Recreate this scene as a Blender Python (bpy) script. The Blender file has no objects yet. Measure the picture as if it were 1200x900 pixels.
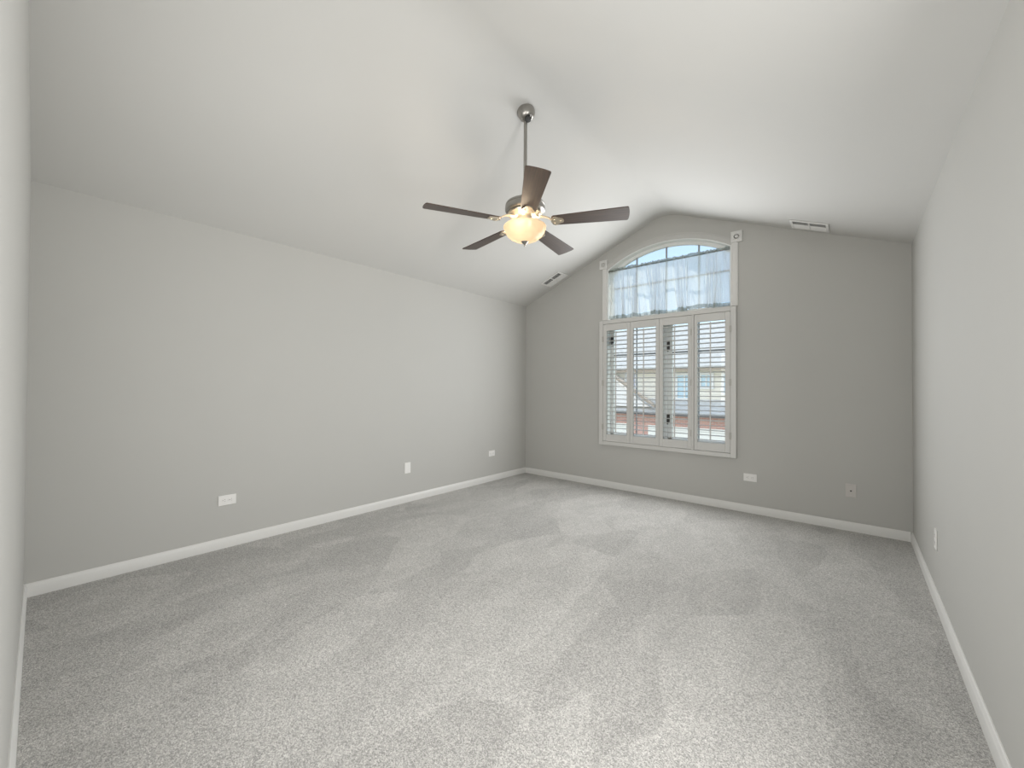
import bpy, bmesh, math, random
from mathutils import Vector, Matrix, noise
random.seed(7)
PI = math.pi
scn = bpy.context.scene
C = scn.collection

# ------------------------------------------------------------------ room numbers (metres)
W, D, Z, AZ = 4.0436, 4.6815, 2.44, 3.263      # width, depth, eave height, ridge height
K = (AZ - Z) / (W / 2)                          # ceiling slope
RX = W / 2
T = 0.16                                        # wall thickness

# ------------------------------------------------------------------ camera
CAM = Vector((3.6745, 0.0526, 1.2355))
YAW, PITCH, ROLL, FPX = -0.70528, 0.010667, 0.006048, 469.70
F = Vector((math.sin(YAW) * math.cos(PITCH), math.cos(YAW) * math.cos(PITCH), math.sin(PITCH)))
R0 = Vector((math.cos(YAW), -math.sin(YAW), 0)); U0 = R0.cross(F)
Rv = R0 * math.cos(ROLL) + U0 * math.sin(ROLL)
Uv = -R0 * math.sin(ROLL) + U0 * math.cos(ROLL)
cd = bpy.data.cameras.new('camera'); cam = bpy.data.objects.new('camera', cd); C.objects.link(cam)
M = Matrix((Rv, Uv, -F)).transposed().to_4x4(); M.translation = CAM
cam.matrix_world = M
cd.sensor_fit = 'HORIZONTAL'; cd.sensor_width = 36; cd.lens = FPX / 1200 * 36
cd.clip_start = 0.01; cd.clip_end = 500
scn.camera = cam

# ------------------------------------------------------------------ exposure and light
scn.view_settings.view_transform = 'Standard'; scn.view_settings.look = 'None'
scn.view_settings.exposure = 0.30; scn.view_settings.gamma = 1.0
scn.view_settings.use_curve_mapping = False
scn.cycles.use_denoising = True
scn.cycles.max_bounces = 14; scn.cycles.diffuse_bounces = 8; scn.cycles.transparent_max_bounces = 24
scn.cycles.transmission_bounces = 8; scn.cycles.glossy_bounces = 4
scn.cycles.sample_clamp_indirect = 4.0
scn.cycles.caustics_reflective = False; scn.cycles.caustics_refractive = False

SKY, SUN, BULB = 0.285, 2.3, 2.0
NEARFILL, SIDEFILL, GABLEWIN = 24.0, 46.0, 43.0

world = bpy.data.worlds.new('sky'); scn.world = world; world.use_nodes = True
wn = world.node_tree.nodes; wl = world.node_tree.links
bg = wn['Background']
sk = wn.new('ShaderNodeTexSky'); sk.sky_type = 'NISHITA'; sk.sun_disc = False
sk.sun_elevation = math.radians(42); sk.sun_rotation = math.radians(200)
sk.air_density = 1.0; sk.dust_density = 1.2; sk.ozone_density = 1.2
haze = wn.new('ShaderNodeMix'); haze.data_type = 'RGBA'; haze.inputs[0].default_value = 0.34
haze.inputs[7].default_value = (2.95, 3.12, 3.25, 1)      # thin high cloud
wl.new(sk.outputs[0], haze.inputs[6]); wl.new(haze.outputs[2], bg.inputs[0]); bg.inputs[1].default_value = SKY

def light(name, kind, loc, energy, color=(1, 1, 1), aim=None, **kw):
    l = bpy.data.lights.new(name, kind); l.energy = energy; l.color = color
    for k_, v_ in kw.items(): setattr(l, k_, v_)
    o = bpy.data.objects.new(name, l); C.objects.link(o); o.location = loc
    if aim is not None: o.rotation_euler = (Vector(aim) - Vector(loc)).to_track_quat('-Z', 'Y').to_euler()
    return o
# sun from beyond the window, well to its right: rakes across the gable wall and lights the sheer from outside
se, sa = math.radians(54), math.radians(48)
light('sun', 'SUN', (12, 20, 15), SUN, (1.0, 0.96, 0.90), aim=(12 - math.cos(se) * math.sin(sa), 20 - math.cos(se) * math.cos(sa), 15 - math.sin(se)), angle=0.02)
# unseen fill lamps added to brighten the room, at the near and right walls
light('near_wall_fill', 'AREA', (2.6, 0.02, 1.50), NEARFILL, (1.0, 0.995, 0.98), aim=(2.6, 4.0, 1.50),
      shape='RECTANGLE', size=2.2, size_y=1.2)
light('side_wall_fill', 'AREA', (W - 0.02, 1.0, 1.28), SIDEFILL, (1.0, 0.995, 0.98), aim=(0, 0.2, 1.40),
      shape='RECTANGLE', size=1.2, size_y=1.3)
# daylight entering by the arched window
light('arched_window_daylight', 'AREA', (2.01, D - 0.07, 1.60), GABLEWIN, (0.97, 0.985, 1.0), aim=(2.01, 0, 1.60),
      shape='RECTANGLE', size=1.4, size_y=1.8)

# ------------------------------------------------------------------ materials
def mat(name, color, rough=0.6, metal=0.0, spec=0.5, noise_amt=0.0, noise_scale=30, bump=0.0, bump_scale=200, coat=0.0):
    m = bpy.data.materials.new(name); m.use_nodes = True
    n = m.node_tree.nodes; l = m.node_tree.links; b = n['Principled BSDF']
    b.inputs['Base Color'].default_value = (*color, 1); b.inputs['Roughness'].default_value = rough
    b.inputs['Metallic'].default_value = metal; b.inputs['Specular IOR Level'].default_value = spec
    b.inputs['Coat Weight'].default_value = coat
    tc = n.new('ShaderNodeTexCoord')
    nz = n.new('ShaderNodeTexNoise'); nz.inputs['Scale'].default_value = noise_scale; nz.inputs['Detail'].default_value = 4
    l.new(tc.outputs['Object'], nz.inputs['Vector'])
    mx = n.new('ShaderNodeMix'); mx.data_type = 'RGBA'
    mx.inputs[6].default_value = (*[c * (1 - noise_amt) for c in color], 1)
    mx.inputs[7].default_value = (*[min(1, c * (1 + noise_amt)) for c in color], 1)
    l.new(nz.outputs['Fac'], mx.inputs[0]); l.new(mx.outputs[2], b.inputs['Base Color'])
    if bump:
        bz = n.new('ShaderNodeTexNoise'); bz.inputs['Scale'].default_value = bump_scale; bz.inputs['Detail'].default_value = 3
        l.new(tc.outputs['Object'], bz.inputs['Vector'])
        bp = n.new('ShaderNodeBump'); bp.inputs['Strength'].default_value = bump; bp.inputs['Distance'].default_value = 0.002
        l.new(bz.outputs['Fac'], bp.inputs['Height']); l.new(bp.outputs[0], b.inputs['Normal'])
    return m

WALL = mat('grey_wall_paint', (0.495, 0.490, 0.468), 0.75, spec=0.25, noise_amt=0.012, noise_scale=3, bump=0.08, bump_scale=260)
CEIL = mat('ceiling_paint', (0.575, 0.570, 0.550), 0.8, spec=0.2, noise_amt=0.01, noise_scale=3, bump=0.08, bump_scale=220)
TRIM = mat('white_trim_paint', (0.69, 0.685, 0.665), 0.4, noise_amt=0.01)
SHUT = mat('shutter_paint', (0.62, 0.615, 0.595), 0.4, noise_amt=0.01)
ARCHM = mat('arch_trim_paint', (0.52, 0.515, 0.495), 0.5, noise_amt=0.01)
VINYL = mat('window_vinyl', (0.82, 0.83, 0.82), 0.35, noise_amt=0.01)
PLASTIC = mat('white_plastic', (0.80, 0.79, 0.77), 0.3, noise_amt=0.005)
GREYPL = mat('grey_plastic', (0.56, 0.535, 0.51), 0.35, noise_amt=0.005)
DARK = mat('dark_slot', (0.05, 0.05, 0.048), 0.6)
DUCT = mat('duct_inside', (0.12, 0.12, 0.115), 0.6)
NICKEL = mat('brushed_nickel', (0.38, 0.365, 0.34), 0.32, metal=1.0, noise_amt=0.06, noise_scale=60)
CREAMM = mat('satin_cream_metal', (0.66, 0.58, 0.46), 0.3, metal=0.85, noise_amt=0.04, noise_scale=40)
HINGE = mat('hinge_paint', (0.50, 0.49, 0.46), 0.4, noise_amt=0.02)

def wood():
    m = mat('dark_walnut', (0.085, 0.052, 0.036), 0.5, spec=0.3, coat=0.6)
    n = m.node_tree.nodes; l = m.node_tree.links; b = n['Principled BSDF']
    tc = n.new('ShaderNodeTexCoord'); mp = n.new('ShaderNodeMapping'); mp.inputs['Scale'].default_value = (3, 60, 60)
    l.new(tc.outputs['Object'], mp.inputs[0])
    nz = n.new('ShaderNodeTexNoise'); nz.inputs['Scale'].default_value = 1.6; nz.inputs['Detail'].default_value = 6; nz.inputs['Distortion'].default_value = 0.6
    l.new(mp.outputs[0], nz.inputs['Vector'])
    cr = n.new('ShaderNodeValToRGB'); cr.color_ramp.elements[0].position = 0.3; cr.color_ramp.elements[1].position = 0.75
    cr.color_ramp.elements[0].color = (0.030, 0.019, 0.015, 1); cr.color_ramp.elements[1].color = (0.085, 0.052, 0.034, 1)
    l.new(nz.outputs['Fac'], cr.inputs[0]); l.new(cr.outputs[0], b.inputs['Base Color'])
    b.inputs['Coat Roughness'].default_value = 0.5
    return m
WOOD = wood()

def carpet():
    m = bpy.data.materials.new('grey_carpet_pile'); m.use_nodes = True
    n = m.node_tree.nodes; l = m.node_tree.links; b = n['Principled BSDF']
    b.inputs['Roughness'].default_value = 1.0; b.inputs['Specular IOR Level'].default_value = 0.05
    b.inputs['Sheen Weight'].default_value = 0.15
    tc = n.new('ShaderNodeTexCoord')
    def nz(scale, detail=2.0, rough=0.5, dist=0.0, vec=None):
        t = n.new('ShaderNodeTexNoise'); t.inputs['Scale'].default_value = scale; t.inputs['Detail'].default_value = detail
        t.inputs['Roughness'].default_value = rough; t.inputs['Distortion'].default_value = dist
        l.new(vec or tc.outputs['Object'], t.inputs['Vector']); return t.outputs['Fac']
    def rng(v, a, b_, c, d):
        t = n.new('ShaderNodeMapRange'); t.inputs[1].default_value = a; t.inputs[2].default_value = b_
        t.inputs[3].default_value = c; t.inputs[4].default_value = d; l.new(v, t.inputs[0]); return t.outputs[0]
    def mul(a, b_):
        t = n.new('ShaderNodeMath'); t.operation = 'MULTIPLY'; l.new(a, t.inputs[0]); l.new(b_, t.inputs[1]); return t.outputs[0]
    # twisted tufts: two sizes of speckle
    tuft = rng(nz(270, 2, 0.65), 0.32, 0.68, 0.62, 1.36)
    clump = rng(nz(75, 2, 0.6), 0.32, 0.68, 0.90, 1.10)
    # pile laid in different directions by the vacuum cleaner: soft strokes and wedges
    warp = n.new('ShaderNodeTexNoise'); warp.inputs['Scale'].default_value = 1.1; warp.inputs['Detail'].default_value = 2
    l.new(tc.outputs['Object'], warp.inputs['Vector'])
    add = n.new('ShaderNodeVectorMath'); add.operation = 'MULTIPLY_ADD'
    l.new(warp.outputs['Color'], add.inputs[0]); add.inputs[1].default_value = (0.5, 0.5, 0); l.new(tc.outputs['Object'], add.inputs[2])
    mp = n.new('ShaderNodeMapping'); mp.inputs['Scale'].default_value = (1.9, 1.0, 1); mp.inputs['Rotation'].default_value = (0, 0, 0.1)
    l.new(add.outputs[0], mp.inputs[0])
    vo = n.new('ShaderNodeTexVoronoi'); vo.feature = 'SMOOTH_F1'; vo.inputs['Scale'].default_value = 1.7; vo.inputs['Smoothness'].default_value = 0.08
    l.new(mp.outputs[0], vo.inputs['Vector'])
    sp = n.new('ShaderNodeSeparateColor'); l.new(vo.outputs['Color'], sp.inputs[0])
    cell = rng(sp.outputs[0], 0.1, 0.9, 0.925, 1.07)
    mp2 = n.new('ShaderNodeMapping'); mp2.inputs['Scale'].default_value = (1.5, 0.8, 1); mp2.inputs['Rotation'].default_value = (0, 0, 0.2)
    l.new(tc.outputs['Object'], mp2.inputs[0])
    stroke = rng(nz(2.4, 3, 0.55, 0.8, mp2.outputs[0]), 0.38, 0.62, 0.955, 1.045)
    blot = rng(nz(5.5, 3, 0.6, 0.4), 0.35, 0.65, 0.97, 1.03)
    vt = n.new('ShaderNodeTexVoronoi'); vt.inputs['Scale'].default_value = 215; l.new(tc.outputs['Object'], vt.inputs['Vector'])
    vs_ = n.new('ShaderNodeSeparateColor'); l.new(vt.outputs['Color'], vs_.inputs[0])
    tuft = mul(tuft, rng(vs_.outputs[0], 0.0, 1.0, 0.68, 1.30))
    v = mul(mul(mul(tuft, clump), mul(cell, stroke)), blot)
    hs = n.new('ShaderNodeCombineColor')
    for i, c in enumerate((0.425, 0.416, 0.398)):
        t = n.new('ShaderNodeMath'); t.operation = 'MULTIPLY'; l.new(v, t.inputs[0]); t.inputs[1].default_value = c; l.new(t.outputs[0], hs.inputs[i])
    l.new(hs.outputs[0], b.inputs['Base Color'])
    bz = nz(230, 2, 0.6)
    bp = n.new('ShaderNodeBump'); bp.inputs['Strength'].default_value = 0.55; bp.inputs['Distance'].default_value = 0.006
    l.new(bz, bp.inputs['Height']); l.new(bp.outputs[0], b.inputs['Normal'])
    return m
CARPET = carpet()

def glass():
    m = bpy.data.materials.new('window_glass'); m.use_nodes = True
    n = m.node_tree.nodes; l = m.node_tree.links; n.remove(n['Principled BSDF'])
    tr = n.new('ShaderNodeBsdfTransparent'); tr.inputs[0].default_value = (0.93, 0.96, 0.96, 1)
    gl = n.new('ShaderNodeBsdfGlossy'); gl.inputs['Roughness'].default_value = 0.02
    lw = n.new('ShaderNodeLayerWeight'); lw.inputs[0].default_value = 0.5       # Schlick reflectance, the same from both faces
    pw = n.new('ShaderNodeMath'); pw.operation = 'POWER'; l.new(lw.outputs['Facing'], pw.inputs[0]); pw.inputs[1].default_value = 5
    ma = n.new('ShaderNodeMath'); ma.operation = 'MULTIPLY_ADD'; l.new(pw.outputs[0], ma.inputs[0]); ma.inputs[1].default_value = 0.95; ma.inputs[2].default_value = 0.04
    mx = n.new('ShaderNodeMixShader'); l.new(ma.outputs[0], mx.inputs[0]); l.new(tr.outputs[0], mx.inputs[1]); l.new(gl.outputs[0], mx.inputs[2])
    l.new(mx.outputs[0], n['Material Output'].inputs[0]); return m
GLASS = glass()

def cloth(name, col, clear):
    m = bpy.data.materials.new(name); m.use_nodes = True
    n = m.node_tree.nodes; l = m.node_tree.links; n.remove(n['Principled BSDF'])
    df = n.new('ShaderNodeBsdfDiffuse'); df.inputs[0].default_value = (*col, 1)
    tl = n.new('ShaderNodeBsdfTranslucent'); tl.inputs[0].default_value = (*col, 1)
    tr = n.new('ShaderNodeBsdfTransparent')
    a = n.new('ShaderNodeMixShader'); a.inputs[0].default_value = 0.92; l.new(df.outputs[0], a.inputs[1]); l.new(tl.outputs[0], a.inputs[2])
    tc = n.new('ShaderNodeTexCoord'); nz = n.new('ShaderNodeTexNoise'); nz.inputs['Scale'].default_value = 90
    l.new(tc.outputs['Object'], nz.inputs['Vector'])
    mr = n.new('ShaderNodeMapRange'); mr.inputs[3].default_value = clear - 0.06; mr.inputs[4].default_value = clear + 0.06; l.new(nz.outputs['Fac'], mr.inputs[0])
    lw = n.new('ShaderNodeLayerWeight'); lw.inputs[0].default_value = 0.5      # more threads in the way at a slant
    fm = n.new('ShaderNodeMapRange'); fm.inputs[3].default_value = 1.25; fm.inputs[4].default_value = 0.0; l.new(lw.outputs['Facing'], fm.inputs[0])
    mm = n.new('ShaderNodeMath'); mm.operation = 'MULTIPLY'; l.new(mr.outputs[0], mm.inputs[0]); l.new(fm.outputs[0], mm.inputs[1])
    b = n.new('ShaderNodeMixShader'); l.new(mm.outputs[0], b.inputs[0]); l.new(tr.outputs[0], b.inputs[2])
    rf = n.new('ShaderNodeBsdfRefraction'); rf.inputs['IOR'].default_value = 1.22; rf.inputs['Roughness'].default_value = 0.55   # light scattered onward by the threads
    rf.inputs['Color'].default_value = (*col, 1)
    sc = n.new('ShaderNodeMixShader'); sc.inputs[0].default_value = 0.15 if clear > 0.1 else 0.0
    l.new(a.outputs[0], sc.inputs[1]); l.new(rf.outputs[0], sc.inputs[2]); l.new(sc.outputs[0], b.inputs[1])
    l.new(b.outputs[0], n['Material Output'].inputs[0]); return m
SHEER = cloth('white_sheer_voile', (0.98, 0.97, 0.945), 0.13)
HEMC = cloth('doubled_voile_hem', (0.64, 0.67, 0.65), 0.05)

def shade_glass():
    m = bpy.data.materials.new('alabaster_glass'); m.use_nodes = True
    n = m.node_tree.nodes; l = m.node_tree.links; n.remove(n['Principled BSDF'])
    tc = n.new('ShaderNodeTexCoord'); nz = n.new('ShaderNodeTexNoise'); nz.inputs['Scale'].default_value = 9; nz.inputs['Distortion'].default_value = 1.5
    l.new(tc.outputs['Object'], nz.inputs['Vector'])
    cr = n.new('ShaderNodeValToRGB'); cr.color_ramp.elements[0].color = (0.235, 0.20, 0.152, 1); cr.color_ramp.elements[1].color = (0.28, 0.248, 0.20, 1)
    l.new(nz.outputs['Fac'], cr.inputs[0])
    df = n.new('ShaderNodeBsdfDiffuse'); tl = n.new('ShaderNodeBsdfTranslucent'); gl = n.new('ShaderNodeBsdfGlossy'); gl.inputs['Roughness'].default_value = 0.2
    l.new(cr.outputs[0], df.inputs[0]); l.new(cr.outputs[0], tl.inputs[0])
    a = n.new('ShaderNodeMixShader'); a.inputs[0].default_value = 0.55; l.new(df.outputs[0], a.inputs[1]); l.new(tl.outputs[0], a.inputs[2])
    b = n.new('ShaderNodeMixShader'); b.inputs[0].default_value = 0.05; l.new(a.outputs[0], b.inputs[1]); l.new(gl.outputs[0], b.inputs[2])
    l.new(b.outputs[0], n['Material Output'].inputs[0]); return m
BOWL = shade_glass()

def banded(name, c1, c2, scale, axis='Z', width=0.12, rough=0.7):
    """siding or shingle courses: thin lines across one axis"""
    m = mat(name, c1, rough, noise_amt=0.05, noise_scale=4)
    n = m.node_tree.nodes; l = m.node_tree.links; b = n['Principled BSDF']
    tc = n.new('ShaderNodeTexCoord'); sx = n.new('ShaderNodeSeparateXYZ'); l.new(tc.outputs['Object'], sx.inputs[0])
    mu = n.new('ShaderNodeMath'); mu.operation = 'MULTIPLY'; mu.inputs[1].default_value = scale; l.new(sx.outputs[axis], mu.inputs[0])
    fr = n.new('ShaderNodeMath'); fr.operation = 'FRACT'; l.new(mu.outputs[0], fr.inputs[0])
    lt = n.new('ShaderNodeMath'); lt.operation = 'LESS_THAN'; lt.inputs[1].default_value = width; l.new(fr.outputs[0], lt.inputs[0])
    old = b.inputs['Base Color'].links[0].from_socket
    mx = n.new('ShaderNodeMix'); mx.data_type = 'RGBA'; l.new(lt.outputs[0], mx.inputs[0]); l.new(old, mx.inputs[6]); mx.inputs[7].default_value = (*c2, 1)
    l.new(mx.outputs[2], b.inputs['Base Color']); return m
SIDING = banded('cream_siding', (0.88, 0.83, 0.72), (0.66, 0.61, 0.52), 7)
SIDEW = banded('white_siding', (0.90, 0.87, 0.84), (0.7, 0.68, 0.65), 7)
SHING = mat('grey_shingles', (0.60, 0.59, 0.56), 0.9, noise_amt=0.28, noise_scale=6)
DOORM = banded('garage_door_paint', (0.88, 0.87, 0.80), (0.62, 0.61, 0.55), 1.9, width=0.06)
EXTRIM = mat('outside_trim', (0.80, 0.79, 0.76), 0.5)
TAN = mat('fascia_tan', (0.42, 0.35, 0.28), 0.6)
GUTTER = mat('dark_gutter', (0.10, 0.10, 0.105), 0.5)
EXGLASS = mat('house_window_glass', (0.46, 0.66, 0.78), 0.12, spec=0.8)
EXGLASS2 = mat('house_window_drapes', (0.50, 0.49, 0.60), 0.2, spec=0.7)
GRASS = mat('lawn_grass', (0.16, 0.22, 0.08), 0.9, noise_amt=0.4, noise_scale=14)
CONC = mat('driveway_concrete', (0.55, 0.54, 0.51), 0.85, noise_amt=0.08, noise_scale=3)
def brick():
    m = mat('red_brick', (0.4, 0.2, 0.16), 0.85)
    n = m.node_tree.nodes; l = m.node_tree.links; b = n['Principled BSDF']
    tc = n.new('ShaderNodeTexCoord'); mp = n.new('ShaderNodeMapping'); mp.inputs['Rotation'].default_value = (PI / 2, 0, 0)
    l.new(tc.outputs['Object'], mp.inputs[0])
    bt = n.new('ShaderNodeTexBrick'); bt.inputs['Scale'].default_value = 1.0; bt.inputs['Brick Width'].default_value = 0.22; bt.inputs['Row Height'].default_value = 0.075
    bt.inputs['Mortar Size'].default_value = 0.008
    bt.inputs['Color1'].default_value = (0.66, 0.36, 0.29, 1); bt.inputs['Color2'].default_value = (0.52, 0.26, 0.21, 1); bt.inputs['Mortar'].default_value = (0.62, 0.56, 0.5, 1)
    l.new(mp.outputs[0], bt.inputs['Vector']); l.new(bt.outputs['Color'], b.inputs['Base Color']); return m
BRICK = brick()

# ------------------------------------------------------------------ mesh helpers
def box(bm, x0, x1, y0, y1, z0, z1, mx=None):
    vs = [bm.verts.new(p) for p in ((x0, y0, z0), (x1, y0, z0), (x1, y1, z0), (x0, y1, z0), (x0, y0, z1), (x1, y0, z1), (x1, y1, z1), (x0, y1, z1))]
    if mx is not None:
        for v in vs: v.co = mx @ v.co
    for f in ((0, 3, 2, 1), (4, 5, 6, 7), (0, 1, 5, 4), (1, 2, 6, 5), (2, 3, 7, 6), (3, 0, 4, 7)): bm.faces.new([vs[i] for i in f])
def prism(bm, poly, a, b, axis='y'):
    """poly: 2-D outline; extruded from a to b along axis ('y': x,z outline; 'x': y,z outline; 'z': x,y outline)"""
    def P(p, t): return (p[0], t, p[1]) if axis == 'y' else ((t, p[0], p[1]) if axis == 'x' else (p[0], p[1], t))
    A = [bm.verts.new(P(p, a)) for p in poly]; B = [bm.verts.new(P(p, b)) for p in poly]; n = len(poly)
    for i in range(n): bm.faces.new((A[i], A[(i + 1) % n], B[(i + 1) % n], B[i]))
    bm.faces.new(A[::-1]); bm.faces.new(B)
def lathe(bm, prof, c=(0, 0, 0), seg=48, mx=None):
    rings = []
    for r, z in prof:
        if r < 1e-5: rings.append([bm.verts.new((c[0], c[1], c[2] + z))])
        else: rings.append([bm.verts.new((c[0] + r * math.cos(2 * PI * i / seg), c[1] + r * math.sin(2 * PI * i / seg), c[2] + z)) for i in range(seg)])
    for a, b in zip(rings, rings[1:]):
        for i in range(seg):
            j = (i + 1) % seg
            q = [a[i % len(a)], a[j % len(a)], b[j % len(b)], b[i % len(b)]]
            q = list(dict.fromkeys(q))
            if len(q) > 2: bm.faces.new(q)
    if mx is not None:
        for rg in rings:
            for v in rg: v.co = mx @ v.co
def tube(bm, pts, r, seg=12, cap=True):
    pts = [Vector(p) for p in pts]; rings = []
    for i, p in enumerate(pts):
        d = (pts[min(i + 1, len(pts) - 1)] - pts[max(i - 1, 0)]).normalized()
        a = d.cross(Vector((0, 0, 1)) if abs(d.z) < 0.9 else Vector((1, 0, 0))).normalized(); b = d.cross(a)
        rings.append([bm.verts.new(p + (a * math.cos(2 * PI * k / seg) + b * math.sin(2 * PI * k / seg)) * r) for k in range(seg)])
    for A, B in zip(rings, rings[1:]):
        for k in range(seg): bm.faces.new((A[k], A[(k + 1) % seg], B[(k + 1) % seg], B[k]))
    if cap: bm.faces.new(rings[0][::-1]); bm.faces.new(rings[-1])
def ribbon(bm, pts_in, pts_out, y0, y1):
    """curved bar between two outlines (x,z) with depth y0..y1"""
    n = len(pts_in); V = []
    for (xi, zi), (xo, zo) in zip(pts_in, pts_out):
        V.append([bm.verts.new(p) for p in ((xi, y0, zi), (xo, y0, zo), (xo, y1, zo), (xi, y1, zi))])
    for a, b in zip(V, V[1:]):
        for k in range(4): bm.faces.new((a[k], b[k], b[(k + 1) % 4], a[(k + 1) % 4]))
    bm.faces.new(V[0]); bm.faces.new(V[-1][::-1])
def obj(name, bm, m, parent=None, smooth=False, bevel=0.0, seg=2, loc=None):
    bmesh.ops.recalc_face_normals(bm, faces=bm.faces[:])
    me = bpy.data.meshes.new(name); bm.to_mesh(me); bm.free(); me.materials.append(m)
    o = bpy.data.objects.new(name, me); C.objects.link(o)
    if parent is not None: o.parent = parent
    if loc is not None: o.location = loc
    if smooth:
        for p in me.polygons: p.use_smooth = True
        e = o.modifiers.new('wn', 'EDGE_SPLIT'); e.split_angle = math.radians(38)
    if bevel:
        b = o.modifiers.new('bevel', 'BEVEL'); b.width = bevel; b.segments = seg; b.limit_method = 'ANGLE'; b.angle_limit = math.radians(40)
    return o
def boxes(name, m, lst, parent=None, bevel=0.0, loc=None):
    bm = bmesh.new()
    for b in lst: box(bm, *b)
    return obj(name, bm, m, parent, bevel=bevel, loc=loc)
def struct(o): o['kind'] = 'structure'; return o
def empty(name, loc=(0, 0, 0), rot=None):
    o = bpy.data.objects.new(name, None); C.objects.link(o); o.location = loc; o.empty_display_size = 0.05
    if rot is not None: o.rotation_euler = rot
    return o
def tag(o, label, cat, group=None):
    o['label'] = label; o['category'] = cat
    if group: o['group'] = group
    return o

# ------------------------------------------------------------------ room shell
def roofz(x): return Z + K * min(x, W - x)
struct(boxes('floor', CARPET, [(-T, W + T, -T, D + T, -0.12, 0.0)]))
bm = bmesh.new(); prism(bm, [(-0.0, 0), (-T, 0), (-T, Z + 0.1), (0, Z + 0.1)], -T, D + T); struct(obj('wall_left', bm, WALL))
bm = bmesh.new(); prism(bm, [(W, 0), (W + T, 0), (W + T, Z + 0.1), (W, Z + 0.1)], -T, D + T); struct(obj('wall_right', bm, WALL))
bm = bmesh.new(); prism(bm, [(0, 0), (W, 0), (W, Z), (RX, AZ), (0, Z)], -T, 0); struct(obj('wall_near', bm, WALL))
TH = 0.14
bm = bmesh.new()
rw_ = 0.16                                       # the drywall is eased round at the ridge
ridge = [(RX + rw_ * q / 6, AZ - K * rw_ / 2 * (1 + (q / 6) ** 2)) for q in range(-6, 7)]
prism(bm, [(-T, Z - K * T), (0, Z)] + ridge + [(W, Z), (W + T, Z - K * T), (W + T, Z - K * T + TH), (RX, AZ + TH), (-T, Z - K * T + TH)], -T, D + T)
struct(obj('ceiling', bm, CEIL, smooth=True))

# window opening: arch over a rectangle
OX0, OX1, OC = 1.310, 2.714, 2.012
OZ0, SPR, CREST = 0.625, 2.735, 2.940
HW = (OX1 - OX0) / 2; RISE = CREST - SPR; AR = (HW * HW + RISE * RISE) / (2 * RISE); ACZ = CREST - AR
def arch(x, off=0.0): return ACZ + math.sqrt(max(0, (AR + off) ** 2 - (x - OC) ** 2))
bm = bmesh.new()
xs = [0, OX0] + [OX0 + (OX1 - OX0) * i / 40 for i in range(1, 40)] + [OX1, W]
xs = sorted(set(xs + [RX]))
def quad(*p): bm.faces.new([bm.verts.new(q) for q in p])
for a, b in zip(xs, xs[1:]):
    inside = a >= OX0 - 1e-6 and b <= OX1 + 1e-6
    for y in (D, D + T):
        if inside:
            quad((a, y, 0), (b, y, 0), (b, y, OZ0), (a, y, OZ0)); quad((a, y, arch(a)), (b, y, arch(b)), (b, y, roofz(b)), (a, y, roofz(a)))
        else: quad((a, y, 0), (b, y, 0), (b, y, roofz(b)), (a, y, roofz(a)))
    if inside:
        quad((a, D, arch(a)), (b, D, arch(b)), (b, D + T, arch(b)), (a, D + T, arch(a))); quad((a, D, OZ0), (b, D, OZ0), (b, D + T, OZ0), (a, D + T, OZ0))
    quad((a, D, roofz(a)), (b, D, roofz(b)), (b, D + T, roofz(b)), (a, D + T, roofz(a)))
quad((OX0, D, OZ0), (OX0, D + T, OZ0), (OX0, D + T, SPR), (OX0, D, SPR)); quad((OX1, D, OZ0), (OX1, D + T, OZ0), (OX1, D + T, SPR), (OX1, D, SPR))
bmesh.ops.remove_doubles(bm, verts=bm.verts[:], dist=1e-5)
struct(obj('wall_back', bm, WALL))

# baseboards: flat face, rounded and stepped top
BH, BT = 0.078, 0.014
def base_prof(s=1): return [(0, 0), (BT, 0), (BT, BH * 0.72), (BT * 0.80, BH * 0.80), (BT * 0.62, BH * 0.86), (BT * 0.5, BH * 0.95), (BT * 0.25, BH), (0, BH)]
pr = base_prof()
bm = bmesh.new(); prism(bm, pr, 0, D); struct(obj('baseboard_left', bm, TRIM, smooth=True))
bm = bmesh.new(); prism(bm, [(W - a, b) for a, b in pr], 0, D); struct(obj('baseboard_right', bm, TRIM, smooth=True))
bm = bmesh.new(); prism(bm, [(D - a, b) for a, b in pr], BT, W - BT, 'x'); struct(obj('baseboard_back', bm, TRIM, smooth=True))
bm = bmesh.new(); prism(bm, [(a, b) for a, b in pr], BT, W - BT, 'x'); struct(obj('baseboard_near', bm, TRIM, smooth=True))

# ------------------------------------------------------------------ window unit
win = struct(empty('window_1', (0, 0, 0)))
GY = D + 0.105                       # glass plane
# reveal lining (white, catches the sky)
NA = 40
ax_ = [OX0 + (OX1 - OX0) * i / NA for i in range(NA + 1)]
bm = bmesh.new()
ribbon(bm, [(x + (OC - x) * 0.012, arch(x) - 0.010) for x in ax_], [(x, arch(x)) for x in ax_], D - 0.002, GY - 0.02)
box(bm, OX0, OX0 + 0.010, D - 0.002, GY - 0.02, OZ0, SPR - 0.005); box(bm, OX1 - 0.010, OX1, D - 0.002, GY - 0.02, OZ0, SPR - 0.005)
struct(obj('jamb_lining', bm, VINYL, win))
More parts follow.
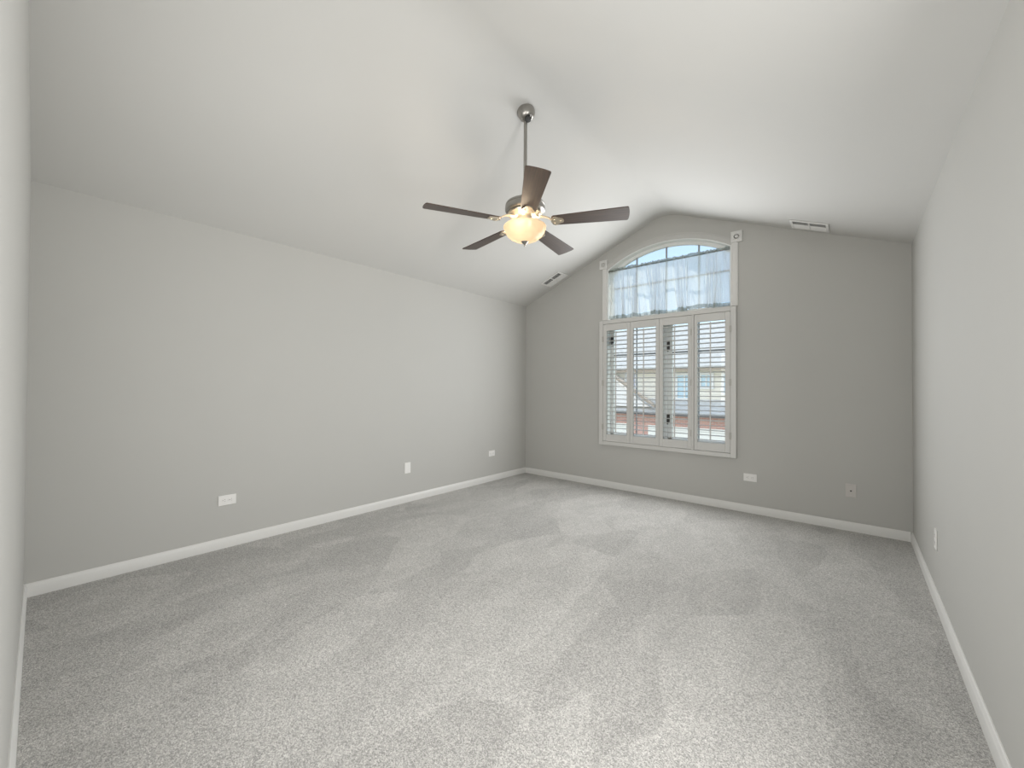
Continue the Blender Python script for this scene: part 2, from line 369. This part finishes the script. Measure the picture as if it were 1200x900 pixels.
# vinyl frame: arched upper sash frame, transom, lower double casement with centre mullion
TRZ0, TRZ1 = 2.035, 2.105
bm = bmesh.new()
ribbon(bm, [(OC + (x - OC) * 0.955, arch(x) - 0.040) for x in ax_], [(x, arch(x)) for x in ax_], GY - 0.02, GY + 0.03)
box(bm, OX0, OX0 + 0.032, GY - 0.02, GY + 0.03, TRZ1, SPR); box(bm, OX1 - 0.032, OX1, GY - 0.02, GY + 0.03, TRZ1, SPR)
box(bm, OX0, OX1, GY - 0.02, GY + 0.03, TRZ1, TRZ1 + 0.03)
struct(obj('arched_sash_frame', bm, VINYL, win, bevel=0.002))
struct(boxes('transom_bar', VINYL, [(OX0, OX1, GY - 0.035, GY + 0.04, TRZ0, TRZ1)], win, 0.003))
MX = 2.018
bm = bmesh.new()
for a, b in ((OX0, MX - 0.02), (MX + 0.02, OX1)):
    for q in ((a, a + 0.045, OZ0, TRZ0), (b - 0.045, b, OZ0, TRZ0), (a, b, OZ0, OZ0 + 0.05), (a, b, TRZ0 - 0.05, TRZ0)):
        box(bm, q[0], q[1], GY - 0.015, GY + 0.025, q[2], q[3])
box(bm, MX - 0.02, MX + 0.02, GY - 0.03, GY + 0.035, OZ0, TRZ0)
struct(obj('casement_frame', bm, VINYL, win, bevel=0.003))
MUNT = mat('backlit_grey_muntin', (0.34, 0.36, 0.38), 0.5)  # white bars, with their backlit grey put into the colour
bm = bmesh.new()
for x in (1.653, 2.012, 2.370): box(bm, x - 0.009, x + 0.009, GY - 0.006, GY + 0.006, TRZ1 + 0.02, arch(x) - 0.03)
box(bm, OX0 + 0.02, OX1 - 0.02, GY - 0.006, GY + 0.006, 2.498, 2.514)
for x in (1.653, 2.370): box(bm, x - 0.006, x + 0.006, GY - 0.006, GY + 0.006, OZ0 + 0.04, TRZ0 - 0.04)
box(bm, OX0 + 0.04, OX1 - 0.04, GY - 0.007, GY + 0.007, 1.651, 1.671)
struct(obj('muntin_grille', bm, MUNT, win))
bm = bmesh.new(); pts = [(OX0 + 0.005, TRZ1)] + [(x, arch(x) - 0.01) for x in ax_[1:-1]] + [(OX1 - 0.005, TRZ1)]
prism(bm, pts, GY + 0.010, GY + 0.014); struct(obj('arched_glass_pane', bm, GLASS, win))
for a, b in ((OX0 + 0.03, MX - 0.04), (MX + 0.04, OX1 - 0.03)):
    struct(boxes('casement_glass_pane', GLASS, [(a, b, GY + 0.010, GY + 0.014, OZ0 + 0.03, TRZ0 - 0.03)], win))
# latches on the centre mullion
LATCH = mat('dark_latch', (0.06, 0.055, 0.05), 0.4, metal=0.6)
for x, z in ((2.045, 1.74), (2.045, 0.90), (1.345, 1.86)):
    struct(boxes('window_latch', LATCH, [(x - 0.014, x + 0.014, GY - 0.045, GY - 0.015, z - 0.045, z + 0.045), (x - 0.007, x + 0.007, GY - 0.06, GY - 0.04, z - 0.07, z + 0.01)], win, 0.004))
# casings
CW = 0.063
for x0, x1, nm in ((OX0 - CW, OX0, 'l'), (OX1, OX1 + CW, 'r')):
    struct(boxes('side_casing', TRIM, [(x0, x1, D - 0.014, D, 2.10, 2.752), (x0 + 0.012, x1 - 0.012, D - 0.018, D - 0.01, 2.10, 2.752)], win, 0.003))
for x0, x1 in ((OX0 - 0.103, OX0 + 0.002), (OX1 - 0.002, OX1 + 0.103)):
    bk = boxes('corner_block', TRIM, [(x0, x1, D - 0.022, D, 2.752, 2.866)], win, 0.004)
    struct(bk)
    bm = bmesh.new(); cx, cz = (x0 + x1) / 2, 2.809
    lathe(bm, [(0, 0.0), (0.010, 0.004), (0.016, 0.001), (0.022, 0.001), (0.027, 0.006), (0.032, 0.006), (0.036, 0.0)], seg=32, mx=Matrix.Translation((cx, D - 0.021, cz)) @ Matrix.Rotation(PI / 2, 4, 'X'))
    r = obj('rosette', bm, TRIM, bk, smooth=True)
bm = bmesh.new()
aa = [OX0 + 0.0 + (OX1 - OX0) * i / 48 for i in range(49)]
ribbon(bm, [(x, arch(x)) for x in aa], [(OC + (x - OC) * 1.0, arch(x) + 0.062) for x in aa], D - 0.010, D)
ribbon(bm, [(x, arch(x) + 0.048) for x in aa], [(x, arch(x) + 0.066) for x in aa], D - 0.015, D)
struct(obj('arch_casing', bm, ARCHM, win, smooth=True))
struct(boxes('ledge', TRIM, [(OX0, OX1, D - 0.004, GY - 0.01, 2.085, 2.104)], win, 0.003))

# ------------------------------------------------------------------ plantation shutters
SX0, SX1, SZ0, SZ1 = 1.217, 2.766, 0.535, 2.092
sh = tag(empty('plantation_shutters', (OC, D, SZ0)), 'white four-panel plantation shutters with open louvers covering the lower half of the arched window', 'shutters')
def shp(o): o.parent = sh; o.matrix_parent_inverse = Matrix.Translation((-OC, -D, -SZ0)); return o
FY = D - 0.040
fr = 0.052
shp(boxes('shutter_frame', SHUT, [(SX0, SX0 + fr, FY, D, SZ0, SZ1), (SX1 - fr, SX1, FY, D, SZ0, SZ1), (SX0 + fr, SX1 - fr, FY, D, SZ0, SZ0 + 0.045), (SX0 + fr, SX1 - fr, FY, D, SZ1 - 0.045, SZ1),
      (2.333, 2.357, FY - 0.004, D, SZ0 + 0.045, SZ1 - 0.045)], bevel=0.004))
PY0, PY1 = D - 0.036, D - 0.008
panels = [(1.271, 1.627, 1.320, 1.586), (1.629, 1.978, 1.668, 1.938), (1.980, 2.331, 2.022, 2.294), (2.359, 2.712, 2.392, 2.662)]
LZ0, LZ1 = 0.672, 1.962
nl = 25; pit = (LZ1 - LZ0) / nl
for i, (a, b, la, lb) in enumerate(panels):
    z0, z1 = SZ0 + 0.048, SZ1 - 0.048
    p = shp(boxes('shutter_panel', SHUT, [(a, la, PY0, PY1, z0, z1), (lb, b, PY0, PY1, z0, z1), (la, lb, PY0, PY1, z0, LZ0), (la, lb, PY0, PY1, LZ1, z1)], bevel=0.003))
    bm = bmesh.new()
    for k in range(nl):
        zc = LZ0 + pit * (k + 0.5); yc = (PY0 + PY1) / 2; w, h = 0.031, 0.0050
        prof = [(yc + w * math.cos(t), zc + h * math.sin(t)) for t in [2 * PI * j / 12 for j in range(12)]]
        tilt = math.radians(-3)
        prof = [(yc + (y - yc) * math.cos(tilt) - (z - zc) * math.sin(tilt), zc + (y - yc) * math.sin(tilt) + (z - zc) * math.cos(tilt)) for y, z in prof]
        prism(bm, prof, la + 0.001, lb - 0.001, 'x')
    lo = obj('louver_bank', bm, SHUT, smooth=True); lo.parent = p
    xc = (la + lb) / 2
    bm = bmesh.new(); box(bm, xc - 0.006, xc + 0.006, PY0 - 0.022, PY0 - 0.012, LZ0 + 0.03, LZ1 - 0.012)
    ro = obj('tilt_rod', bm, SHUT, bevel=0.002); ro.parent = p
for x in (1.269, 2.332, 2.713):
    for z in (0.76, 1.31, 1.86):
        bm = bmesh.new(); box(bm, x - 0.011, x + 0.011, FY - 0.0035, FY + 0.002, z - 0.034, z + 0.034); tube(bm, [(x, FY - 0.004, z - 0.036), (x, FY - 0.004, z + 0.036)], 0.0045, 10)
        shp(obj('hinge', bm, HINGE))

# ------------------------------------------------------------------ curtain rod and sheer cafe curtain
RY, RZ = D + 0.022, 2.712
bm = bmesh.new(); tube(bm, [(OX0 + 0.012, RY, RZ + 0.004), (OX1 - 0.012, RY, RZ - 0.004)], 0.0065, 12)
for x in (OX0 + 0.010, OX1 - 0.018): tube(bm, [(x, RY, RZ), (x + 0.008, RY, RZ)], 0.012, 16)
tag(obj('curtain_rod', bm, NICKEL, smooth=True), 'slim metal tension rod across the arch carrying the sheer curtain', 'curtain rod')
cur = tag(empty('sheer_curtain', (OC, RY, 2.12)), 'short white sheer gathered curtain hanging in the arched top of the window', 'curtain')
NX = 620
rnd = random.Random(3)
ph = []; acc = 0
for i in range(NX + 1):
    t = i / NX; acc += (0.20 + 0.26 * noise.noise(Vector((t * 17, 2.0, 0)))) * 1.0 + 0.18
    ph.append(acc)
def fold(i, v):
    """depth of the fold at column i, v 0 at the rod .. 1 at the hem"""
    t = i / NX; u = t * 21 + 2.2 * noise.noise(Vector((t * 9, 0.5 + 0.25 * v, 2)))
    big = noise.noise(Vector((u, 0.35 * v, 5))); mid = noise.noise(Vector((u * 2.3, 0.5 * v, 8))); fine = noise.noise(Vector((u * 6.5, 0.8 * v, 3)))
    a = 1.1 * math.tanh(2.0 * big) + 1.5 * mid * (0.5 + 0.5 * v) + (0.7 - 0.45 * v) * fine
    return a * (0.011 + 0.020 * v ** 0.6)
def strip(name, m, v0, v1, nv, zt, zb, extra=0.0, off=0.0):
    bm = bmesh.new(); rows = []
    for j in range(nv + 1):
        s = j / nv; v = v0 + (v1 - v0) * s; row = []
        for i in range(NX + 1):
            t = i / NX
            x = OX0 + 0.012 + (OX1 - OX0 - 0.024) * t + 0.012 * v * noise.noise(Vector((t * 30, v * 1.2, 9)))
            x = min(max(x, OX0 + 0.012), OX1 - 0.012)
            z = zt(t) + (zb(t) - zt(t)) * s
            y = RY + fold(i, v) * (1 + extra) + off + extra * 0.010 * noise.noise(Vector((t * 160, v * 6, 1)))
            row.append(bm.verts.new((x - OC, y - RY, z - 2.12)))
        rows.append(row)
    for A, B in zip(rows, rows[1:]):
        for i in range(NX): bm.faces.new((A[i], A[i + 1], B[i + 1], B[i]))
    o = obj(name, bm, m, cur); 
    for p in o.data.polygons: p.use_smooth = True
    return o
rodz = lambda t: RZ + 0.004 - 0.008 * t
hemt = lambda t: 2.155 + 0.008 * noise.noise(Vector((t * 12, 3, 3)))
hemb = lambda t: 2.112 + 0.010 * abs(noise.noise(Vector((t * 25, 7, 3))))
strip('voile_panel', SHEER, 0, 0.93, 22, lambda t: rodz(t) - 0.008, hemt)
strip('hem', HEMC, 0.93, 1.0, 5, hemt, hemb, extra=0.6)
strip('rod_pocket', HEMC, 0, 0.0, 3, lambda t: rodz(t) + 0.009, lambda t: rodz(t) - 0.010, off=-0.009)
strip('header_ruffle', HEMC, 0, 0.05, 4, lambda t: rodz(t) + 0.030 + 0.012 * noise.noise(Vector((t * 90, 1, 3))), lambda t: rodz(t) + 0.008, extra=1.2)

# ------------------------------------------------------------------ ceiling fan
AX, AY = 1.900, 2.268
ZC = Z + K * AX
fan = tag(empty('ceiling_fan', (AX, AY, ZC)), 'five-blade ceiling fan with dark wood blades, nickel motor and lit bowl light', 'ceiling fan')
def F_(o): return o
sl = math.atan(K)
rotm = Matrix.Rotation(-sl, 4, 'Y')                 # left slope: canopy axis follows the ceiling's normal
def fz(z): return z - ZC
bm = bmesh.new()
lathe(bm, [(0.0, 0.004), (0.064, 0.004), (0.065, -0.004), (0.061, -0.012), (0.061, -0.028), (0.055, -0.046), (0.044, -0.060), (0.036, -0.066), (0.028, -0.068), (0.026, -0.064), (0.0, -0.060)], mx=rotm)
obj('canopy', bm, NICKEL, fan, smooth=True)
bm = bmesh.new(); lathe(bm, [(0, 0.020), (0.014, 0.016), (0.022, 0.006), (0.024, -0.004), (0.020, -0.014), (0.0, -0.02)], c=(0.022, 0, -0.066), seg=32); obj('hanger_ball', bm, DARK, fan, smooth=True)
# rod hangs plumb from the ball
bm = bmesh.new(); tube(bm, [(0.0, 0, -0.070), (0.0, 0, fz(2.57))], 0.0125, 20); obj('downrod', bm, NICKEL, fan, smooth=True)
bm = bmesh.new(); lathe(bm, [(0.0, fz(2.6160)), (0.018, fz(2.6160)), (0.021, fz(2.6100)), (0.021, fz(2.5810)), (0.030, fz(2.5720)), (0.034, fz(2.5620)), (0, fz(2.5560))]); obj('rod_collar', bm, NICKEL, fan, smooth=True)
bm = bmesh.new()
lathe(bm, [(0, fz(2.5673)), (0.060, fz(2.5673)), (0.095, fz(2.5630)), (0.120, fz(2.5558)), (0.134, fz(2.5471)), (0.139, fz(2.5385)), (0.139, fz(2.5320)), (0.136, fz(2.5298)), (0.136, fz(2.5262)), (0.141, fz(2.5234)),
      (0.142, fz(2.5046)), (0.140, fz(2.4938)), (0.130, fz(2.4852)), (0.112, fz(2.4794)), (0.0, fz(2.4780))], seg=64)
obj('motor_housing', bm, NICKEL, fan, smooth=True)
bm = bmesh.new()
lathe(bm, [(0, fz(2.480)), (0.118, fz(2.480)), (0.124, fz(2.474)), (0.120, fz(2.466)), (0.106, fz(2.462)), (0.098, fz(2.454)), (0.072, fz(2.450)), (0.060, fz(2.444)), (0.058, fz(2.425)), (0.066, fz(2.419)), (0.070, fz(2.412)), (0, fz(2.410))], seg=64)
obj('rotor_ring', bm, CREAMM, fan, smooth=True)
TIP, ROOT, ZB = 0.713, 0.205, 2.411
A0 = -117.6
for k in range(5):
    th = math.radians(A0 + 72 * k)
    ir = empty('blade_iron', (0, 0, fz(ZB)), (0, 0, th))
    bpy.data.objects.remove(ir)
    bm = bmesh.new()
    # scrolled bracket: stem from the rotor, dropping out to a paddle screwed under the blade
    pts = [(0.085, 0.030), (0.120, 0.032), (0.150, 0.026), (0.175, 0.012), (0.200, -0.006), (0.235, -0.008)]
    wd = [0.017, 0.016, 0.014, 0.015, 0.022, 0.012]
    V = []
    for (x, z), w in zip(pts, wd):
        V.append([bm.verts.new(q) for q in ((x, -w, z), (x, w, z), (x, w, z + 0.006), (x, -w, z + 0.006))])
    for a, b in zip(V, V[1:]):
        for j in range(4): bm.faces.new((a[j], b[j], b[(j + 1) % 4], a[(j + 1) % 4]))
    bm.faces.new(V[0]); bm.faces.new(V[-1][::-1])
    pitch = Matrix.Rotation(math.radians(-11), 4, 'X')
    fl = [(0.232 + 0.045 * math.cos(t), 0.040 * math.sin(t) * (1 + 0.25 * math.cos(3 * t))) for t in [2 * PI * j / 28 for j in range(28)]]
    A = [bm.verts.new(pitch @ Vector((x, y, -0.010))) for x, y in fl]; B = [bm.verts.new(pitch @ Vector((x, y, -0.004))) for x, y in fl]
    for j in range(28): bm.faces.new((A[j], A[(j + 1) % 28], B[(j + 1) % 28], B[j]))
    bm.faces.new(A[::-1]); bm.faces.new(B)
    for sx, sy in ((0.215, 0.020), (0.215, -0.020), (0.255, 0.0)):
        lathe(bm, [(0, -0.0145), (0.004, -0.0135), (0.006, -0.010), (0.006, -0.006)], c=(0, 0, 0), seg=12, mx=pitch @ Matrix.Translation((sx, sy, 0)))
    io = obj('blade_iron', bm, CREAMM, fan, smooth=True, loc=(0, 0, fz(ZB))); io.rotation_euler = (0, 0, th)
    bm = bmesh.new()
    def hw(s): return 0.052 + 0.020 * s ** 0.9
    up, dn = [], []
    NB = 20
    for j in range(NB + 1):
        s = j / NB; x = ROOT + (TIP - 0.03 - ROOT) * s; up.append((x, hw(s))); dn.append((x, -hw(s)))
    w = hw(1); tipc = [(TIP - 0.014, w + 0.001), (TIP - 0.008, w - 0.002), (TIP - 0.005, w - 0.007)] + [(TIP + 0.005 * (1 - q * q) - 0.003, (w - 0.012) * q) for q in (0.9, 0.6, 0.3, 0, -0.3, -0.6, -0.9)] + [(TIP - 0.005, -w + 0.007), (TIP - 0.008, -w + 0.002), (TIP - 0.014, -w - 0.001)]
    rootc = [(ROOT - 0.012, -hw(0) * 0.80), (ROOT - 0.016, 0), (ROOT - 0.012, hw(0) * 0.80)]
    outl = up + tipc + dn[::-1] + rootc
    prism(bm, outl, -0.004, 0.003, 'z')
    for v in bm.verts: v.co = pitch @ v.co
    bo = obj('blade', bm, WOOD, fan, bevel=0.0012, loc=(0, 0, fz(ZB))); bo.rotation_euler = (0, 0, th)
# light kit
bm = bmesh.new()
prof = [(0.149, 2.386), (0.1515, 2.381), (0.1500, 2.372), (0.1455, 2.360), (0.1440, 2.357), (0.1385, 2.342), (0.126, 2.322), (0.106, 2.304), (0.080, 2.290), (0.050, 2.281), (0.018, 2.277)]
lathe(bm, [(r, fz(z)) for r, z in prof], seg=72)
bo = obj('bowl_shade', bm, BOWL, fan, smooth=True); bo.modifiers.clear() if hasattr(bo.modifiers, 'clear') else None
bm = bmesh.new(); lathe(bm, [(0, fz(2.262) - 0.022), (0.005, fz(2.262) - 0.021), (0.008, fz(2.262) - 0.014), (0.006, fz(2.262) - 0.008), (0.012, fz(2.262) - 0.002), (0.020, fz(2.262) + 0.006), (0.026, fz(2.262) + 0.014), (0.018, fz(2.262) + 0.018), (0, fz(2.262) + 0.018)], seg=32)
obj('finial', bm, NICKEL, fan, smooth=True)
bm = bmesh.new(); lathe(bm, [(0, fz(2.412)), (0.052, fz(2.412)), (0.052, fz(2.385)), (0.014, fz(2.380)), (0.008, fz(2.372)), (0.008, fz(2.272)), (0, fz(2.272))], seg=32)
obj('light_fitter', bm, NICKEL, fan, smooth=True)
for a in (185, 290, 60):
    t = math.radians(a)
    o = light('bulb_light', 'POINT', (AX + 0.075 * math.cos(t), AY + 0.075 * math.sin(t), 2.394), BULB, (1.0, 0.80, 0.58), shadow_soft_size=0.022)

# ------------------------------------------------------------------ wall plates
def plate(name, label, cat, loc, rz, horiz, kind, m=PLASTIC, group=None):
    """local: x across the plate, y out of the wall toward -y, z up"""
    t = tag(empty(name, loc, (0, 0, rz)), label, cat, group)
    w, h = (0.1155, 0.076) if horiz else (0.074, 0.1165)
    boxes('cover_plate', m, [(-w / 2, w / 2, -0.006, 0.0, -h / 2, h / 2)], t, 0.0028)
    def scr(x, z):
        bm = bmesh.new(); lathe(bm, [(0, 0.0015), (0.0028, 0.001), (0.0032, 0)], seg=12, mx=Matrix.Translation((x, -0.006, z)) @ Matrix.Rotation(PI / 2, 4, 'X')); obj('screw', bm, m, t, smooth=True)
    if kind == 'duplex':
        scr(0, 0)
        for s in (-1, 1):
            u, v = (s * 0.0215, 0) if horiz else (0, s * 0.0215)
            bm = bmesh.new()
            out = [(u + 0.0165 * max(-0.86, min(0.86, math.cos(q))), v + 0.0165 * math.sin(q)) for q in [2 * PI * j / 32 for j in range(32)]]
            if horiz: out = [(u + (z - v), v + (x - u)) for x, z in out]
            prism(bm, out, -0.0075, -0.005); r = obj('receptacle', bm, m, t, bevel=0.0006)
            bm = bmesh.new()
            if horiz:
                box(bm, u - 0.001 + 0.004, u + 0.008, -0.0078, -0.0070, v + 0.0050, v + 0.0074); box(bm, u - 0.001 + 0.004, u + 0.0075, -0.0078, -0.0070, v - 0.0074, v - 0.0050)
                tube(bm, [(u - 0.007, -0.0078, v), (u - 0.007, -0.0068, v)], 0.0026, 12)
            else:
                box(bm, u - 0.0074, u - 0.0050, -0.0078, -0.0070, v, v + 0.008); box(bm, u + 0.0050, u + 0.0074, -0.0078, -0.0070, v, v + 0.0075)
                tube(bm, [(u, -0.0078, v - 0.007), (u, -0.0068, v - 0.007)], 0.0026, 12)
            obj('slots', bm, DARK, r).name = 'socket_opening'
    elif kind == 'blank':
        scr(0, 0.041); scr(0, -0.041)
    elif kind == 'jack':
        scr(0, 0.041); scr(0, -0.041)
        j = boxes('jack', m, [(-0.011, 0.011, -0.0085, -0.005, -0.012, 0.012)], t, 0.001)
        boxes('jack_opening', DARK, [(-0.0055, 0.0055, -0.0089, -0.0083, -0.007, 0.004)], j)
    return t
LW = PI / 2      # local -y faces +x
plate('wall_outlet', 'white horizontal duplex outlet, the nearest plate on the left wall', 'outlet', (0.0, 0.992, 0.363), LW, True, 'duplex')
plate('blank_plate', 'plain white upright cover plate midway along the left wall', 'wall plate', (0.0, 2.632, 0.368), LW, False, 'blank')
plate('wall_outlet', 'small white horizontal outlet on the left wall near the far corner', 'outlet', (0.0, 3.957, 0.366), LW, True, 'duplex')
plate('wall_outlet', 'white horizontal duplex outlet on the window wall, right of the window', 'outlet', (2.884, D, 0.353), 0, True, 'duplex')
plate('cable_jack_plate', 'greyish upright jack plate on the window wall near the right corner', 'wall plate', (3.657, D, 0.353), 0, False, 'jack', GREYPL)
plate('wall_outlet', 'white upright duplex outlet on the right wall', 'outlet', (W, 3.46, 0.366), -PI / 2, False, 'duplex')

# ------------------------------------------------------------------ ceiling registers
def register(label, x0, x1, y0, y1, left):
    xc, yc = (x0 + x1) / 2, (y0 + y1) / 2
    t = tag(empty('air_register', (xc, yc, roofz(xc)), (0, -sl if left else sl, 0)), label, 'air vent')
    L = (x1 - x0) / math.cos(sl) / 2; Wd = (y1 - y0) / 2; d = 0.010
    b = 0.022
    boxes('face_frame', TRIM, [(-L, L, -Wd, -Wd + b, -d, 0), (-L, L, Wd - b, Wd, -d, 0), (-L, -L + b, -Wd + b, Wd - b, -d, 0), (L - b, L, -Wd + b, Wd - b, -d, 0),
          (-0.006, 0.006, -Wd + b, Wd - b, -d, 0), (-L + b, L - b, -0.006, 0.006, -d, 0)], t, 0.003)
    boxes('duct_throat', DUCT, [(-L + b, L - b, -Wd + b, Wd - b, -0.0015, -0.0005)], t)
    bm = bmesh.new()
    n = 5; wy = Wd - b - 0.006
    for s in (-1, 1):
        for k in range(n):
            y = s * (0.006 + wy * (k + 0.5) / n)
            mx = Matrix.Translation((0, y, -0.0055)) @ Matrix.Rotation(math.radians(-34 if s > 0 else 24), 4, 'X')
            box(bm, -L + b, L - b, -0.0058, 0.0058, -0.0006, 0.0006, mx)
    obj('vane_grille', bm, TRIM, t)
register('white ceiling air register on the left slope, close above the window wall', 0.490, 0.770, 4.375, 4.60, True)
register('white ceiling air register on the right slope, close to the window wall', 3.242, 3.520, 4.385, 4.61, False)

# ------------------------------------------------------------------ outside: lawn, drive and the houses across
G = -2.95
struct(boxes('ground', GRASS, [(-60, 60, D + 0.6, D + 90, G - 0.3, G)]))
struct(boxes('driveway', CONC, [(-14, 6, D + 4, D + 13.0, G, G + 0.02)]))
def house(label, x0, gar, wins, ridge, gable):
    Y = D + 14.0
    t = tag(empty('townhouse', (x0, Y, G)), label, 'house')
    def put(o): o.parent = t; o.matrix_parent_inverse = Matrix.Translation((-x0, -Y, -G)); return o
    x1 = x0 + 12.5
    put(boxes('upper_wall', SIDING, [(x0, x1, Y, Y + 8, 0.2, 2.15)]))
    put(boxes('brick_wall', BRICK, [(x0, x1, Y - 1.0, Y + 7.9, G, 0.20)]))
    put(boxes('fascia', TAN, [(x0 - 0.3, x1 + 0.3, Y - 0.45, Y - 0.38, 2.04, 2.22)]))
    put(boxes('soffit', EXTRIM, [(x0 - 0.3, x1 + 0.3, Y - 0.38, Y, 2.05, 2.12)]))
    bm = bmesh.new(); prism(bm, [(Y - 0.5, 2.16), (Y - 0.5, 2.24), (Y + 4, ridge), (Y + 8.5, 2.24), (Y + 8.5, 2.16)], x0 - 0.3, x1 + 0.3, 'x'); put(obj('roof', bm, SHING))
    bm = bmesh.new(); prism(bm, [(Y - 1.35, 0.20), (Y - 1.35, 0.26), (Y, 0.80), (Y, 0.20)], x0, x1, 'x'); put(obj('lower_roof', bm, SHING))
    put(boxes('gutter', GUTTER, [(x0, x1, Y - 1.46, Y - 1.35, 0.12, 0.22)]))
    for a, b in gar:
        put(boxes('garage_door', DOORM, [(a, b, Y - 1.06, Y - 1.0, G, -0.36)]))
    for a, b, c, d_, gm in wins:
        f = put(boxes('window_trim', EXTRIM, [(a - 0.1, a, Y - 0.06, Y, c - 0.1, d_ + 0.1), (b, b + 0.1, Y - 0.06, Y, c - 0.1, d_ + 0.1), (a, b, Y - 0.06, Y, d_, d_ + 0.1), (a, b, Y - 0.06, Y, c - 0.1, c), ((a + b) / 2 - 0.03, (a + b) / 2 + 0.03, Y - 0.05, Y, c, d_)]))
        g = boxes('pane', gm, [(a, b, Y - 0.02, Y - 0.005, c, d_)]); g.parent = f
    if gable:
        xa, xb, zt, zb = gable
        xm = (xa + xb) / 2
        bm = bmesh.new(); prism(bm, [(xa, zb), (xb, zb), (xm, zt)], Y - 1.2, Y - 0.02); put(obj('gable_wall', bm, SIDEW))
        bm = bmesh.new()
        prism(bm, [(xa - 0.3, zb - 0.02), (xm, zt + 0.12), (xb + 0.3, zb - 0.02), (xb + 0.3, zb + 0.10), (xm, zt + 0.24), (xa - 0.3, zb + 0.10)], Y - 1.42, Y - 1.12); put(obj('gable_roof', bm, TAN))
    return t
house('cream townhouse with brick garage front seen through the shutters', -8.0, [(-7.6, -4.05), (-3.3, 1.2)],
      [(-4.75, -4.35, 1.35, 1.95, EXGLASS2), (-2.35, -1.75, 0.85, 1.85, EXGLASS), (-1.35, -0.95, 1.35, 1.85, EXGLASS), (-0.45, 0.2, 1.1, 1.85, EXGLASS)], 4.75, (-9.2, -3.2, 2.6, 0.45))
house('second cream townhouse standing to the left of the one across the drive', -23.5, [(-22.0, -17.5), (-16.5, -12.2)],
      [(-21.5, -18.8, 0.9, 1.9, EXGLASS), (-16, -14.6, 0.9, 1.9, EXGLASS), (-12, -11, 0.9, 1.9, EXGLASS2)], 4.75, None)
